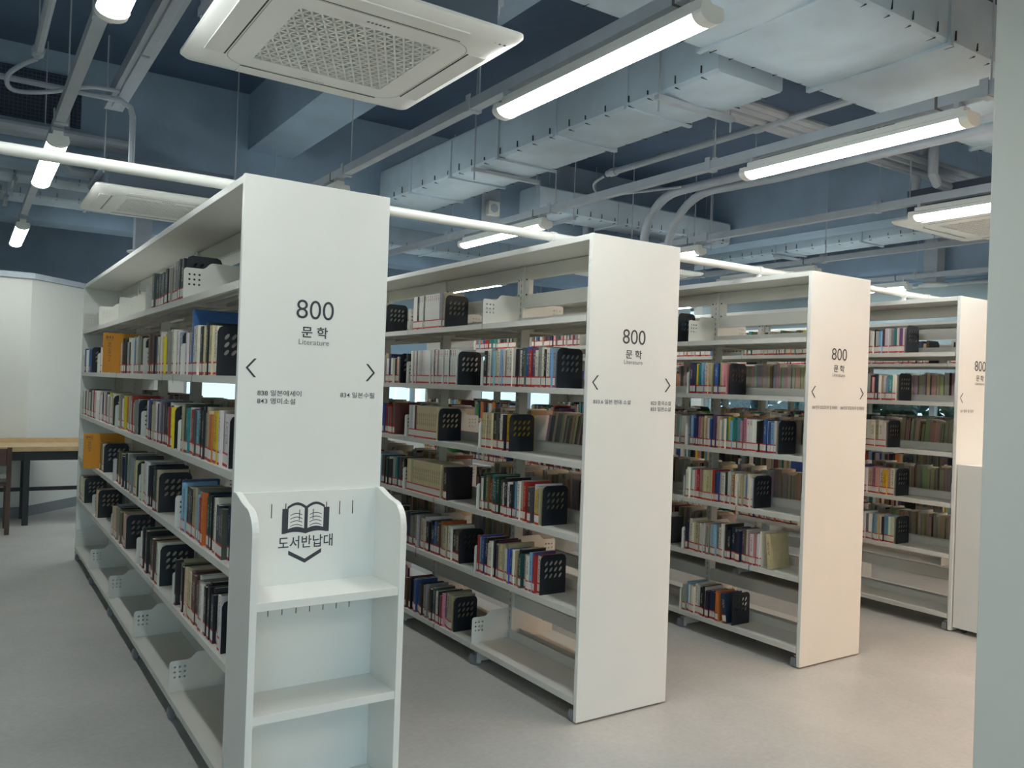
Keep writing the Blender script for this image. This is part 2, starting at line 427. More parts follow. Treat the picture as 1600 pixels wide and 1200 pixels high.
for u in range(5):
    p0 = CASES[u][1]
    letter(p0, T800, label='number 800'); letter(p0, TMUN); letter(p0, TLIT)
    chevron(p0, .024, 1.461, .036, .031, .0085, '<'); chevron(p0, .450, 1.461, .036, .031, .0085, '>')
    for s_, x0, x1, z0, z1 in SIDE[u]: letter(p0, text_mesh(s_, x0, x1, z0, z1, INK, bold=.004))
# small white stickers near the top of the panel edges of two bookcases
for u in (1, 3):
    for z in (2.0, 1.965 if u == 1 else 1.93): obj('sticker', MB().box(-.0006, 0, .004, .019, z - .012, z), PLASTIC, CASES[u][1])

# tie pipe running across the tops of all bookcases
tp = empty('tie_pipe', (-5.9, .45, 2.155)); tag(tp, 'long white round pipe tying the bookcase tops together', 'pipe')
obj('pipe', MB().tube([(0, 0, 0), (12.45, 0, 0)], .021, 14), PLASTIC, tp, sm=True)
for u in range(5):
    for dx_ in (.12, .40):
        c = obj('pipe_clamp', MB().box(-.02, .02, -.03, .03, -.056, -.045).tube([(-.014, 0, 0), (.014, 0, 0)], .026, 14).box(-.012, .012, -.008, .008, -.05, -.02), PLASTIC, tp, (UX[u] + dx_ + 5.9, 0, 0))

# ------------------------------------------------------------------ books
PAL = {'w': ('white', (224, 221, 212)), 'i': ('ivory', (206, 192, 150)), 'k': ('black', (32, 33, 38)), 'n': ('navy', (38, 48, 82)), 'b': ('blue', (52, 82, 150)),
       's': ('light blue', (128, 170, 198)), 't': ('teal', (48, 128, 132)), 'g': ('green', (70, 140, 74)), 'G': ('dark green', (40, 66, 58)), 'r': ('red', (176, 48, 44)),
       'p': ('pink', (206, 146, 150)), 'o': ('orange', (204, 112, 52)), 'y': ('yellow', (222, 194, 40)), 'm': ('brown', (96, 66, 52)), 'c': ('charcoal', (72, 72, 74)),
       'l': ('grey', (156, 156, 150)), 'v': ('purple', (98, 78, 118)), 'h': ('beige', (192, 172, 142)), 'u': ('maroon', (102, 50, 56)), 'd': ('olive', (104, 98, 68)), 'W': ('white and red', (228, 226, 220))}
BM = {}
def book_mat(ch, k):
    key = (ch, k)
    if key in BM: return BM[key]
    rr = random.Random(ord(ch) * 17 + k); nm, c = PAL[ch]
    f = 1 + rr.uniform(-.14, .1); c = c if ch in 'Wi' else tuple(max(8, min(245, v * f + rr.uniform(-9, 9))) for v in c)
    m = mat('book_cover_%s_%d' % (nm.replace(' ', '_'), k), c, .45, var=.08, scale=30)
    t = m.node_tree; b = t.nodes['Principled BSDF']; src = b.inputs['Base Color'].links[0].from_socket
    lum = sum(c) / 3
    ink = (176, 52, 48) if ch == 'W' else ((52, 50, 56) if lum > 120 else (206, 202, 186))
    tc = t.nodes.new('ShaderNodeTexCoord'); sp = t.nodes.new('ShaderNodeSeparateXYZ'); t.links.new(tc.outputs['Generated'], sp.inputs[0])
    def cmp(sock, op, val):
        n = t.nodes.new('ShaderNodeMath'); n.operation = op; t.links.new(sock, n.inputs[0]); n.inputs[1].default_value = val; return n.outputs[0]
    def mul(p_, q_):
        n = t.nodes.new('ShaderNodeMath'); n.operation = 'MULTIPLY'; t.links.new(p_, n.inputs[0]); t.links.new(q_, n.inputs[1]); return n.outputs[0]
    lo, hi = ((.80, .96) if ch == 'W' else (rr.uniform(.36, .55), rr.uniform(.78, .93)))
    nz = t.nodes.new('ShaderNodeTexNoise'); nz.inputs['Scale'].default_value = 190; nz.inputs['Detail'].default_value = 1
    t.links.new(tc.outputs['Object'], nz.inputs['Vector'])
    msk = mul(mul(cmp(sp.outputs[0], 'LESS_THAN', .02), cmp(nz.outputs['Fac'], 'GREATER_THAN', .5 if ch == 'W' else .54)),
              mul(mul(cmp(sp.outputs[2], 'GREATER_THAN', lo), cmp(sp.outputs[2], 'LESS_THAN', hi)),
                  mul(cmp(sp.outputs[1], 'GREATER_THAN', .25), cmp(sp.outputs[1], 'LESS_THAN', .75))))
    mx = t.nodes.new('ShaderNodeMix'); mx.data_type = 'RGBA'
    t.links.new(msk, mx.inputs[0]); t.links.new(src, mx.inputs[6]); mx.inputs[7].default_value = (*lin(ink), 1)
    t.links.new(mx.outputs[2], b.inputs['Base Color'])
    BM[key] = m
    return m

# (bookcase, level, y from, y to, colours left to right, min height, max height, bookend y or None)
RUNS = [
 (0,5,1.655,.905,'kccckcockkllwlckk',.155,.175,.885),
 (0,4,4.28,3.87,'bwbwwwlwbw',.16,.18,3.85), (0,4,3.42,2.614,'vppwwlphwwkwrwhwblwwcwkhw',.15,.19,None), (0,4,2.572,1.76,'wwrhkckklwlwkwwsGwwhwlwkwwcw',.17,.20,1.742),
 (0,4,1.715,.93,'nhommckcwlkklwwyyhwllwwwcwk',.17,.20,.905), (0,4,.86,.36,'wlwwBwpwkkcihkciw',.17,.20,.335),
 (0,3,4.27,2.76,'hwwwkwlwpryiybswwwklwghwrwwlpwwbwwhwcwklwwprwGgwylwhwiw',.17,.20,2.745), (0,3,2.57,1.90,'wwgklwwwyolvwwhwpwrwkwlws',.16,.20,1.88),
 (0,3,1.715,1.02,'wdwwbbkhhwlwvlwvlukcwprmwy',.17,.20,1.0), (0,3,.86,.145,'hdGtwrrbcsskvkklhhiooyywwlwk',.17,.20,.125),
 (0,2,3.29,3.08,'hwdlwhw',.17,.18,3.06), (0,2,2.565,1.87,'kmkhdlhknckGkwllkklwkchk',.17,.20,1.85), (0,2,1.71,1.31,'wpwowlkkknhkGi',.18,.205,1.29), (0,2,.86,.14,'bnsskkckhhlslrkonGnkbkwknccn',.17,.20,None),
 (0,1,4.27,3.99,'iyhwimwi',.16,.18,3.97), (0,1,3.42,3.27,'lkwlh',.17,.18,3.245), (0,1,2.64,2.15,'mkhshbhkdcdkGhkk',.17,.19,2.125), (0,1,1.715,1.225,'wlwkGckkGwsvmohGw',.17,.20,1.2), (0,1,.86,.165,'khhckknhhiummwlwckkkckkwhw',.17,.20,.14),
 (1,5,2.56,2.09,'rmowkwhlwcwpwyw',.15,.18,2.07), (1,5,1.69,1.32,'WWkWWgWWWWWWWln',.19,.20,1.298),
 (1,4,2.56,1.865,'wwhlkwsnwwowkwpwhwnnwkow',.15,.185,1.845), (1,4,1.70,1.155,'WkWkWWWWWWWkWcWhWWkWWkWWW',.19,.198,1.135), (1,4,.865,.262,'kwlswhwpswwhwwwwkcwkcbruvwwlwkwsk',.172,.192,.24),
 (1,3,2.56,1.93,'wgkrwshwrwuvwkbtmwcubrsurm',.16,.185,None), (1,3,1.70,1.35,'WWWuiiiiiiiiii',.185,.192,1.33), (1,3,.865,.63,'iihikccwky',.175,.185,.612),
 (1,2,2.56,1.755,'wbtpGlrwchkwyrgkbsmchtGwkltckck',.16,.185,None), (1,2,1.70,1.262,'iiiiiiiiiiiiiiiih',.182,.19,None), (1,2,.865,.335,'kwGdrttGGkcwkwkGsswhhrlcwwyk',.16,.19,.315),
 (1,1,1.72,1.075,'dcclhGdlhhwkknbmolhhwkm',.15,.19,1.052), (1,1,.865,.335,'rsbbwkwwkpvuiiiwhbblwhkGlwwsvrw',.16,.19,.315), (1,0,1.665,1.11,'muklkbbbnnkhhlhmkclwksrpvhlh',.16,.19,1.088),
 (2,5,1.70,1.0,'kcmrhlkwcbhmwnwk',.16,.185,.98), (2,4,.865,.572,'nnyttsshiinbbGhpp',.172,.188,.553), (2,3,1.70,.90,'wlwvwwwhwkwwyhwwlwcwwhlw',.17,.185,None),
 (2,3,.865,.208,'bsbnnpphhihwbbvlhwlwgysttsspvpWWWWkkkbwbsw',.165,.195,.19), (2,2,.868,.362,'wwlwprphiiiirnbwwwGGwhowwhwssww',.165,.19,.345), (2,1,.868,.285,'nwwwihwwwplwsslwwwkknlknvdwpwpwww',.16,.20,None), (2,0,.868,.575,'lswwwwwkkwknnhoo',.155,.18,None),
 (3,5,.86,.375,'wpwhlGorwlwhwkwsmwwltwvw',.15,.17,.357), (3,4,.86,.42,'kvwhwbbsvvlupknwhwstw',.15,.175,.40), (3,3,.86,.485,'wwhwkwnswwwhww',.165,.185,.467), (3,2,.86,.415,'wkgggnwlbwhppwyhw',.165,.185,.397), (3,1,.86,.405,'wnvwuwhhkwhhwlwsshwkssww',.165,.185,.387),
]
PAGE = {'p': (200, 190, 168), 'g': (216, 204, 184)}
AGED = 'hhllwwhlihlwwlu'
individuals = []            # spec dicts
stuffbooks = []
def fill(u, side, lv, ya, yb, seq, h0, h1, rr, visible, aged=False, lean=0.0):
    """stand books along a shelf from ya (far) to yb (near); never across a bay boundary"""
    n = len(seq); L = ya - yb
    ws = [rr.uniform(.6, 1.45) for _ in seq]
    if len(set(seq)) <= 3 or seq.count('W') > 6: ws = [1.0] * n
    k = L / sum(ws); y = ya; out = []
    for ch, w in zip(seq, ws):
        th = w * k
        series = ch in 'Wi'
        h = (h0 + h1) / 2 if series else rr.uniform(h0, h1)
        d = rr.uniform(.125, .155)
        if ch == 'B': ch = 'b'; h = .262; d = .19
        yc = y - th / 2
        ok = all(abs(yc - b_) > th / 2 + .004 for b_ in BND)
        sp = dict(u=u, side=side, lv=lv, y=yc, th=max(.006, th - .0014), h=h, d=d, c=ch, k=rr.randint(0, 2) if not series else 0, inset=rr.uniform(.006, .03) if not series else .012,
                  lean=lean, vis=visible, aged=aged, hard=rr.random() < .3, lab=not aged)
        if ok: out.append(sp); (individuals if visible else stuffbooks).append(sp)
        y -= th
    return out
ENDS = []
rr = random.Random(11)
for u, lv, ya, yb, seq, h0, h1, be in RUNS:
    if be is not None and seq[-1] in 'knc' and (u, lv) != (0, 5): seq = seq[:-1] + R.choice('hwsil')
    fill(u, 0, lv, ya, yb, seq, h0, h1, rr, True)
    if be is not None: ENDS.append((u, lv, be))
# special books that close runs and show their covers
individuals.append(dict(u=1, side=0, lv=4, y=1.752, th=.022, h=.178, d=.15, c='k', k=0, inset=.012, lean=0, vis=True, aged=False, hard=False, lab=False))
individuals.append(dict(u=1, side=0, lv=3, y=1.905, th=.03, h=.195, d=.17, c='m', k=1, inset=.01, lean=0, vis=True, aged=False, hard=True, lab=True))
individuals.append(dict(u=1, side=0, lv=2, y=1.228, th=.034, h=.178, d=.165, c='k', k=1, inset=.01, lean=0, vis=True, aged=False, hard=True, lab=True))
individuals.append(dict(u=2, side=0, lv=1, y=.222, th=.026, h=.192, d=.155, c='i', k=0, inset=.012, lean=-.10, vis=True, aged=False, hard=False, lab=False))
individuals.append(dict(u=2, side=0, lv=0, y=.528, th=.028, h=.17, d=.15, c='n', k=0, inset=.012, lean=-.12, vis=True, aged=False, hard=True, lab=True))
ENDS.append((2, 0, .475))
# the rest of the shelves: bays farther back and the far faces of the bookcases
rs = random.Random(23)
MIX = 'wwwwwhhllkkccnnbsstgGrppoymmvuid'
def rnd(n): return ''.join(rs.choice(MIX) for _ in range(n))
used = {}
for u, lv, ya, yb, *_ in RUNS:
    for k in range(5):
        if ya > BND[k] + .05 and yb < BND[k + 1] - .05: used[(u, lv, k)] = 1
for u in range(5):
    for lv in range(6):
        for k in range(5):
            if (u, lv, k) in used or (u == 0) or (u <= 3 and k == 0) or (u == 1 and k == 1): continue
            if lv == 0 and rs.random() < .75: continue
            if lv == 5 and u != 4 and rs.random() < .5: continue
            f = rs.uniform(.45, .85); ya = BND[k + 1] - .012
            fill(u, 0, lv, ya, ya - f * BAY * .97, rnd(int(f * 34)), .165, .192, rs, False)
            if u == 4: ENDS.append((u, lv, ya - f * BAY * .97 - .012))
RIGHT = {(1,3,0): .88, (1,2,0): .95, (1,1,0): .0, (1,4,0): .0, (1,5,0): 0, (1,5,1): 0, (2,4,0): .93, (2,3,0): .95, (2,2,0): .95, (2,1,0): .2, (2,5,0): 0, (3,5,0): 0, (3,4,0): .95, (3,3,0): .96, (3,2,0): .96, (3,1,0): .96, (2,0,0): 0, (3,0,0): 0,
         (1,3,1): .55, (1,2,1): .5, (1,4,1): .3, (1,1,1): .8, (1,0,0): 0, (1,0,1): 0, (2,1,1): .8, (2,2,1): .9, (2,3,1): .6}
for u in range(5):
    for lv in range(6):
        for k in range(5):
            f = RIGHT.get((u, lv, k))
            if f is None:
                if lv == 0 or (lv == 5 and rs.random() < .75): continue
                f = rs.choice([0, .3, .5, .7, .8, .9])
            if f <= 0: continue
            yb = BND[k] + .012
            lean = .2 if (u, lv, k) == (1, 3, 0) else (rs.choice([0, 0, .07]) if u == 3 else 0)
            if lean: f = min(f, .93); yb += .035
            seq = 'l' * 30 if (u, lv, k) == (1, 3, 0) else ''.join(rs.choice(AGED) for _ in range(int(f * 34)))
            fill(u, 1, lv, yb + f * BAY * .96, yb, seq, .165, .2, rs, False, aged=True, lean=lean)

# rank the visible books by apparent size: the largest 300 become objects of their own, the rest one object
def bpos(s):
    x = UX[s['u']] + (s['inset'] if s['side'] == 0 else U_W - s['inset'])
    return Vector((x, s['y'], LV[s['lv']] + .0005))
YMAX = [9, 1.86, .87, .62, 0]
cand = [s for s in individuals if s['y'] < YMAX[s['u']]]
def score(s):
    d = bpos(s) - CAM; return s['th'] * s['h'] * (abs(d.x) / d.length + .25) / d.length_squared
cand.sort(key=score, reverse=True)
keep = cand[:300]; kid = {id(s) for s in keep}
stuffbooks += [s for s in individuals if id(s) not in kid]

ORD = ['', 'first', 'second', 'third', 'fourth', 'fifth', 'sixth', 'seventh', 'eighth', 'ninth', 'tenth', 'eleventh', 'twelfth']
def ordn(n):
    if n < len(ORD): return ORD[n]
    return '%d%s' % (n, 'th' if 10 < n % 100 < 20 else {1: 'st', 2: 'nd', 3: 'rd'}.get(n % 10, 'th'))
SH = ['bottom shelf', 'fifth shelf', 'fourth shelf', 'third shelf', 'second shelf', 'top shelf']
BAYN = ['nearest bay', 'second bay', 'third bay', 'fourth bay', 'farthest bay']
groups = {}
def bay_of(y): return max(0, min(4, int((y - BND[0]) // BAY)))
for s in individuals: groups.setdefault((s['u'], s['lv'], bay_of(s['y'])), []).append(s)
for g in groups.values():
    g.sort(key=lambda s: -s['y'])
    for i, s in enumerate(g): s['n'] = i + 1
def book_geo(s):
    """local geometry: x depth from spine, y thickness centred, z up"""
    th, h, d = s['th'], s['h'], s['d']; b = .0025 if s['hard'] else .0012; hp = .004 if s['hard'] else .0004
    cov = MB(); cov.box(0, .0018, -th/2, th/2, 0, h); cov.box(.0018, d, -th/2, -th/2 + b, 0, h); cov.box(.0018, d, th/2 - b, th/2, 0, h)
    pg = MB().box(.0020, d - (.004 if s['hard'] else .0006), -th/2 + b, th/2 - b, hp, h - hp)
    lb = MB(); lz = .050
    for z0, z1, mi in ((.003, .0115, 1), (.0115, lz - .006, 0), (lz - .006, lz, 1)):
        lb.add([(-.0005, -th/2, z0), (-.0005, th/2, z0), (-.0005, th/2, z1), (-.0005, -th/2, z1), (0, -th/2, z0), (0, th/2, z0), (0, th/2, z1), (0, -th/2, z1)],
               [(0, 3, 2, 1), (0, 1, 5, 4), (3, 7, 6, 2), (1, 2, 6, 5), (0, 4, 7, 3)], mi)
    return cov, pg, lb
def bxf(s):
    return bpos(s), (s['lean'], 0, 0 if s['side'] == 0 else math.pi)
BOOKOBJ = []
for s in keep:
    p_, r_ = bxf(s); cov, pg, lb = book_geo(s)
    if s['lean']: p_.z += .5 * s['th'] * abs(math.sin(s['lean']))
    o = obj('book', cov, book_mat(s['c'], s['k']), None, p_, r_)
    BOOKOBJ.append((s['u'], s['lv'], s['y'], o, s['inset']))
    obj('page_block', pg, PAPER if s['k'] != 2 else PAPERG, o)
    if s['lab']: obj('spine_label', lb, [LABW, LABR], o)
    sz = 'tall ' if s['h'] > .2 else 'thick ' if s['th'] > .03 else 'thin ' if s['th'] < .014 else ''
    tag(o, '%s%s book, %s from left, %s, %s of the %s' % (sz, PAL[s['c']][0], ordn(s['n']), SH[s['lv']], BAYN[bay_of(s['y'])], UNAME[s['u']]), 'book', 'library books on the shelves')

def stuff_books():
    vs = []; fs = []; cols = []
    for s in stuffbooks:
        p_, r_ = bxf(s); rr = random.Random(int(s['y'] * 1e5) + s['lv'])
        base = PAL[s['c']][1]; f = 1 + rr.uniform(-.15, .1); cc = lin(tuple(max(8, min(245, v * f + rr.uniform(-9, 9))) for v in base))
        pc = lin(tuple(v * rr.uniform(.85, 1.1) for v in (PAGE['g'] if s['aged'] else PAGE['p'])))
        cov, pg, lb = book_geo(s)
        M = Matrix.Translation(p_ + Vector((0, 0, .5 * s['th'] * abs(math.sin(s['lean']))))) @ Matrix.Rotation(r_[2], 4, 'Z') @ Matrix.Rotation(r_[0] * (1 if s['side'] == 0 else -1), 4, 'X')
        for mb, c in ((cov, cc), (pg, pc)) + (((lb, None),) if s['lab'] and s['side'] == 0 else ()):
            o = len(vs); vs += [tuple(M @ Vector(v)) for v in mb.v]
            for f_, mi in zip(mb.f, mb.m):
                fs.append(tuple(i + o for i in f_)); cols.append(c if c else (lin((196, 48, 44)) if mi else lin((224, 218, 208))))
    me = bpy.data.meshes.new('shelved_books'); me.from_pydata(vs, [], fs)
    at = me.color_attributes.new('tint', 'FLOAT_COLOR', 'CORNER')
    data = []
    for f_, c in zip(fs, cols): data += [c[0], c[1], c[2], 1.0] * len(f_)
    at.data.foreach_set('color', data)
    m = bpy.data.materials.new('many_book_covers'); m.use_nodes = True; t = m.node_tree
    v = t.nodes.new('ShaderNodeVertexColor'); v.layer_name = 'tint'
    n = t.nodes.new('ShaderNodeTexNoise'); n.inputs['Scale'].default_value = 120
    tc = t.nodes.new('ShaderNodeTexCoord'); t.links.new(tc.outputs['Object'], n.inputs['Vector'])
    mx = t.nodes.new('ShaderNodeMix'); mx.data_type = 'RGBA'; mx.blend_type = 'OVERLAY'; mx.inputs[0].default_value = .25
    t.links.new(v.outputs[0], mx.inputs[6]); t.links.new(n.outputs['Fac'], mx.inputs[7])
    t.links.new(v.outputs[0], t.nodes['Principled BSDF'].inputs['Base Color']); t.nodes['Principled BSDF'].inputs['Roughness'].default_value = .5
    t.links.new(mx.outputs[2], t.nodes['Principled BSDF'].inputs['Base Color'])
    me.materials.append(m); o = link('shelved_books', me)
    tag(o, 'all the smaller books on farther bays and far faces of the white bookcases', 'books'); o['kind'] = 'stuff'
stuff_books()

# bookends: black plate with three rows of slanted oval holes, on a foot that slides under the books
def bookend_mesh():
    w, h = .145, .182
    out = [(0, 0), (w, 0), (w, h - .022), (w - .007, h - .007), (w - .022, h), (.022, h), (.007, h - .007), (0, h - .022)]
    holes = [ell(.034 + .0265 * i, h - .040 - .029 * j, .0128, .0062, 12, math.radians(52)) for i in range(4) for j in range(3)]
    me = plate('bookend', out, holes, .0022, BLACK)
    for v in me.vertices: v.co = (v.co.x, v.co.z, v.co.y)
    me.flip_normals(); return me
BEND = bookend_mesh()
seen = {}
for u, lv, y in ENDS:
    if u == 4: lab = None
    k = bay_of(y)
    o = link('bookend', BEND, None, (UX[u] + .014, y, LV[lv] + .0005), (0, 0, R.uniform(-.02, .02)))
    lab = 'black perforated bookend closing the row on the %s, %s of the %s' % (SH[lv], BAYN[k], UNAME[u])
    tag(o, lab, 'bookend', 'black perforated bookends')
for u, lv, k, y in [(1, 1, 1, 1.25), (1, 0, 0, .5)][:0]: pass

# orange section boards that stick out between the books
def section_board(u, lv, y, num, txt, label):
    e = empty('section_board', (UX[u], y, LV[lv] + .001))
    obj('board', MB().box(-.076, .17, -.004, .004, .0005, .232), ORANGE, e, bevel=.001)
    if num:
        letter(e, text_mesh(num, -.062, -.022, .198, .216, INK), 0, -.0048)
        o = obj('rule_line', MB().box(-.064, -.020, -.0048, -.0042, .190, .1915), INK, e)
        z = .178
        for ch in txt:
            if ch == ' ': z -= .008; continue
            tall = .014 if ord(ch) > 0xAC00 else .009
            me = text_mesh(ch, -.050, -.034, z - tall, z, INK) if ch != '|' else None
            if me: letter(e, me, 0, -.0048)
            else: obj('lettering', MB().box(-.0425, -.0415, -.0048, -.0042, z - tall, z), INK, e)
            z -= tall + .0035
    tag(e, label, 'section sign', 'orange section boards')
section_board(0, 4, 2.581, '843', '영미소설 ㄱ|ㅅ', 'orange section board reading 843 sticking out of the second shelf')
section_board(0, 2, 3.32, '842', '영미희곡', 'orange section board reading 842 sticking out of the fourth shelf')
section_board(3, 3, .868, None, '', 'orange section board deep between books of the fourth bookcase')

# ------------------------------------------------------------------ book-return stand
def return_stand(u, label, printed=True):
    e = empty('book_return_stand', (UX[u], -.001, 0)); tag(e, label, 'shelf stand', 'book-return stands')
    D, H, w, t = .225, 1.052, U_W, .022
    r = .085; prof = [(0, .012), (-D, .012), (-D, H - .03 - r)]
    for k in range(9):
        a_ = math.radians(180 - 90 * k / 8); prof.append((-D + r + r * math.cos(a_), H - .03 - r + r * math.sin(a_)))
    prof += [(-D + r + .04, H - .022), (-.03, H), (0, H)]
    for x in (0, w - t):
        obj('side_panel', MB().prism(prof, 'x', x, x + t), WHITE, e, fix=True, bevel=.0015)
    bp = obj('back_panel', MB().box(t, w - t, -.016, 0, .03, H - .004), WHITE, e)
    for z in (.735, .385, .06): obj('shelf', MB().box(t, w - t, -D + .004, -.016, z - .026, z), WHITE, e, bevel=.001)
    for k in range(2):
        for x in (.03, w - .03): obj('caster', MB().tube([(x - .009, -D + .03 if k == 0 else -.04, .014), (x + .009, -D + .03 if k == 0 else -.04, .014)], .0135, 12), BLACK, e)
    if not printed: return e
    for i in range(7):
        x = .123 + .048 * i
        obj('slot', MB().box(x - .0014, x + .0014, -.0166, -.016, .961, 1.008), BLACK, bp)
        obj('slot', MB().box(x - .0014, x + .0014, -.0166, -.016, .632, .675), BLACK, bp)
    # open-book emblem: dark cover, two pages with text lines
    def flat(name, polys, m, y): 
        vs = []; fs = []
        for q in polys: fs.append(tuple(range(len(vs), len(vs) + len(q)))); vs += [(a_, 0, b_) for a_, b_ in q]
        me = bpy.data.meshes.new(name); me.from_pydata(vs, [], fs); me.materials.append(m); return link(name, me, bp, (0, y, 0))
    cx = .2425
    def arch(x0, x1, z, amp, n=8): return [(x0 + (x1 - x0) * k / n, z + amp * math.sin(math.pi * (.12 + .76 * k / n))) for k in range(n + 1)]
    cov = [(cx - .083, .905)] + arch(cx - .083, cx, .898, .014)[1:] + arch(cx, cx + .083, .898, .014)[1:-1] + [(cx + .083, .905), (cx + .083, .990), (cx + .066, .990)] \
        + arch(cx + .066, cx, .992, .018)[1:] + arch(cx, cx - .066, .992, .018)[1:] + [(cx - .066, .990), (cx - .083, .990)]
    L_ = [(cx - .083, .905), (cx - .083, .990), (cx - .066, .990)] + arch(cx - .066, cx, .988, .022) + arch(cx - .083, cx, .898, .012)[::-1][:-1]
    R_ = [(2 * cx - a_, b_) for a_, b_ in L_][::-1]
    flat('emblem', [L_, R_], INK, -.0168)
    pl = arch(cx - .062, cx - .006, .983, .018) + arch(cx - .062, cx - .006, .917, .010)[::-1]
    pr = [(2 * cx - a_, b_) for a_, b_ in pl][::-1]
    flat('emblem_page', [pl, pr], WHITE, -.0172)
    def stroke(q, t_):
        return [[q[i], q[i + 1], (q[i + 1][0], q[i + 1][1] - t_), (q[i][0], q[i][1] - t_)] for i in range(len(q) - 1)]
    ln = []
    for k in range(4):
        z = .972 - .0125 * k
        q = arch(cx - .055, cx - .013, z - .008, .010); ln += stroke(q, .0025); ln += stroke([(2 * cx - a_, b_) for a_, b_ in q], .0025)
    for x in (.123 + .048 * 2, .123 + .048 * 3): ln.append([(x - .0014, .985), (x + .0014, .985), (x + .0014, .95), (x - .0014, .95)])
    flat('emblem_lines', ln, INK, -.0176)
    letter(bp, text_mesh('도서반납대', .149, .341, .853, .896, INK, bold=.01), 0, -.0168)
    z = .848; flat('emblem_arrow', [[(cx - .058, z), (cx - .058, z - .014), (cx, z - .046), (cx, z - .032)], [(cx, z - .032), (cx, z - .046), (cx + .058, z - .014), (cx + .058, z)]], INK, -.0168)
    return e
return_stand(0, 'white book-return stand with open-book emblem against the nearest bookcase end')
lc = empty('low_cabinet', (UX[3] + .012, -.006, 0)); tag(lc, 'plain white low cabinet on casters in front of the fourth bookcase end', 'cabinet')
for x in (0, .478): obj('side_panel', MB().box(x, x + .02, -.42, 0, .03, 1.045), WHITE, lc, bevel=.0015)
obj('back_panel', MB().box(.02, .478, -.012, -.002, .05, 1.03), WHITE, lc)
obj('top_board', MB().box(.02, .478, -.42, -.012, 1.02, 1.043), WHITE, lc)
for z in (.05, .38, .70): obj('shelf', MB().box(.02, .478, -.41, -.012, z, z + .02), WHITE, lc)
for x in (.04, .455):
    for y in (-.38, -.05): obj('caster', MB().tube([(x - .01, y, .016), (x + .01, y, .016)], .015, 12).box(x - .014, x + .014, y - .012, y + .012, .026, .032), BLACK, lc)

# ------------------------------------------------------------------ reading counter and chairs at the rear partition
tb = empty('reading_counter', (-1.9, 6.3, 0)); tag(tb, 'long light wood counter on a black steel frame by the rear wall', 'table')
for k in range(3):
    obj('table_top', MB().box(-3.2 + 1.4 * k, -1.802 + 1.4 * k, -.27, .25, .685, .73), WOODL, tb, bevel=.003)
obj('upstand', MB().box(-3.2, .99, .25, .275, .69, .775), WOODL, tb)
for x in (-3.0, -1.4, .2, .9):
    for y in (-.22, .2): obj('leg', MB().box(x - .025, x + .025, y - .025, y + .025, 0, .685), BLKM, tb)
for y in (-.22, .2): obj('frame_bar', MB().box(-3.0, .9, y - .015, y + .015, .60, .685), BLKM, tb)
obj('foot_rail', MB().box(-3.0, .9, -.015, .015, .29, .325), BLKM, tb)
for x in (-3.0, -1.4, .2, .9): obj('cross_bar', MB().box(x - .015, x + .015, -.2, .2, .29, .325), BLKM, tb)
def chair(loc, rz, label):
    e = empty('wooden_chair', loc, rz); tag(e, label, 'chair', 'wooden chairs at the counter')
    for sx in (-1, 1):
        obj('leg', MB().box(sx * .2 - .018, sx * .2 + .018, -.2, -.165, 0, .43), WOODD, e)
        obj('leg', MB().prism([(.165, 0), (.2, 0), (.195, .42), (.235, .76), (.2, .76), (.16, .42)], 'x', sx * .2 - .018, sx * .2 + .018), WOODD, e, fix=True)
        obj('side_rail', MB().box(sx * .2 - .012, sx * .2 + .012, -.165, .165, .36, .42), WOODD, e)
    obj('seat', MB().box(-.22, .22, -.21, .17, .42, .445), WOODD, e, bevel=.004)
    obj('cushion', MB().box(-.205, .205, -.2, .155, .445, .49), CUSH, e, bevel=.012)
    obj('backrest', MB().box(-.182, .182, .19, .22, .60, .75), WOODD, e, bevel=.006)
    return e
chair((-2.06, 5.80, 0), math.pi, 'dark wooden chair with grey cushion at the wooden counter')

# ------------------------------------------------------------------ lamps on rails
LAMPX = [-3.38, -1.85, -.32, 1.23, 2.81, 4.33, 5.83]
LAMPY = [-3.95, -.95, 2.05, 5.05]
LED = emat('led_diffuser', (.965, 1.0, .975), LAMP_STRENGTH)
def lamp_proto():
    e = empty('batten_lamp', (0, 0, 0)); L = 1.2
    body = [(-.05, .006), (-.046, .026), (-.026, .034), (-.022, .062), (.022, .062), (.026, .034), (.046, .026), (.05, .006)]
    obj('housing', MB().prism(body, 'y', .03, L - .03), PLASTIC, e, fix=True)
    df = [(-.048, .005)] + [(.048 * math.cos(math.radians(a_)), .005 - .028 * math.sin(math.radians(a_))) for a_ in range(165, 0, -15)] + [(.048, .005)]
    obj('diffuser', MB().prism(df, 'y', .04, L - .04), LED, e, fix=True, sm=True)
    cp = [(-.052, .008), (-.046, .034), (.046, .034), (.052, .008)] + [(.052 * math.cos(math.radians(a_)), .006 - .031 * math.sin(math.radians(a_))) for a_ in range(15, 180, 15)]
    for y in (0, L - .04): obj('end_cap', MB().prism(cp, 'y', y, y + .04), PLASTIC, e, fix=True)
    for y in (.05, L - .07): obj('bracket', MB().box(-.03, .03, y, y + .02, .06, .082), PAINTM, e)
    return e
LP = lamp_proto(); first = True
ROWN = ['first', 'second', 'left', 'third', 'fourth', 'fifth', 'sixth', 'window-side']
ROWD = ['added left of the bookcases, outside the aisle', 'over the aisle left of the nearest bookcase', 'between the nearest and second bookcases', 'between the second and third bookcases', 'between the third and fourth bookcases', 'beside the fourth bookcase', 'next to the windows']
SEGD = ['behind the camera', 'nearest', 'middle', 'farthest']
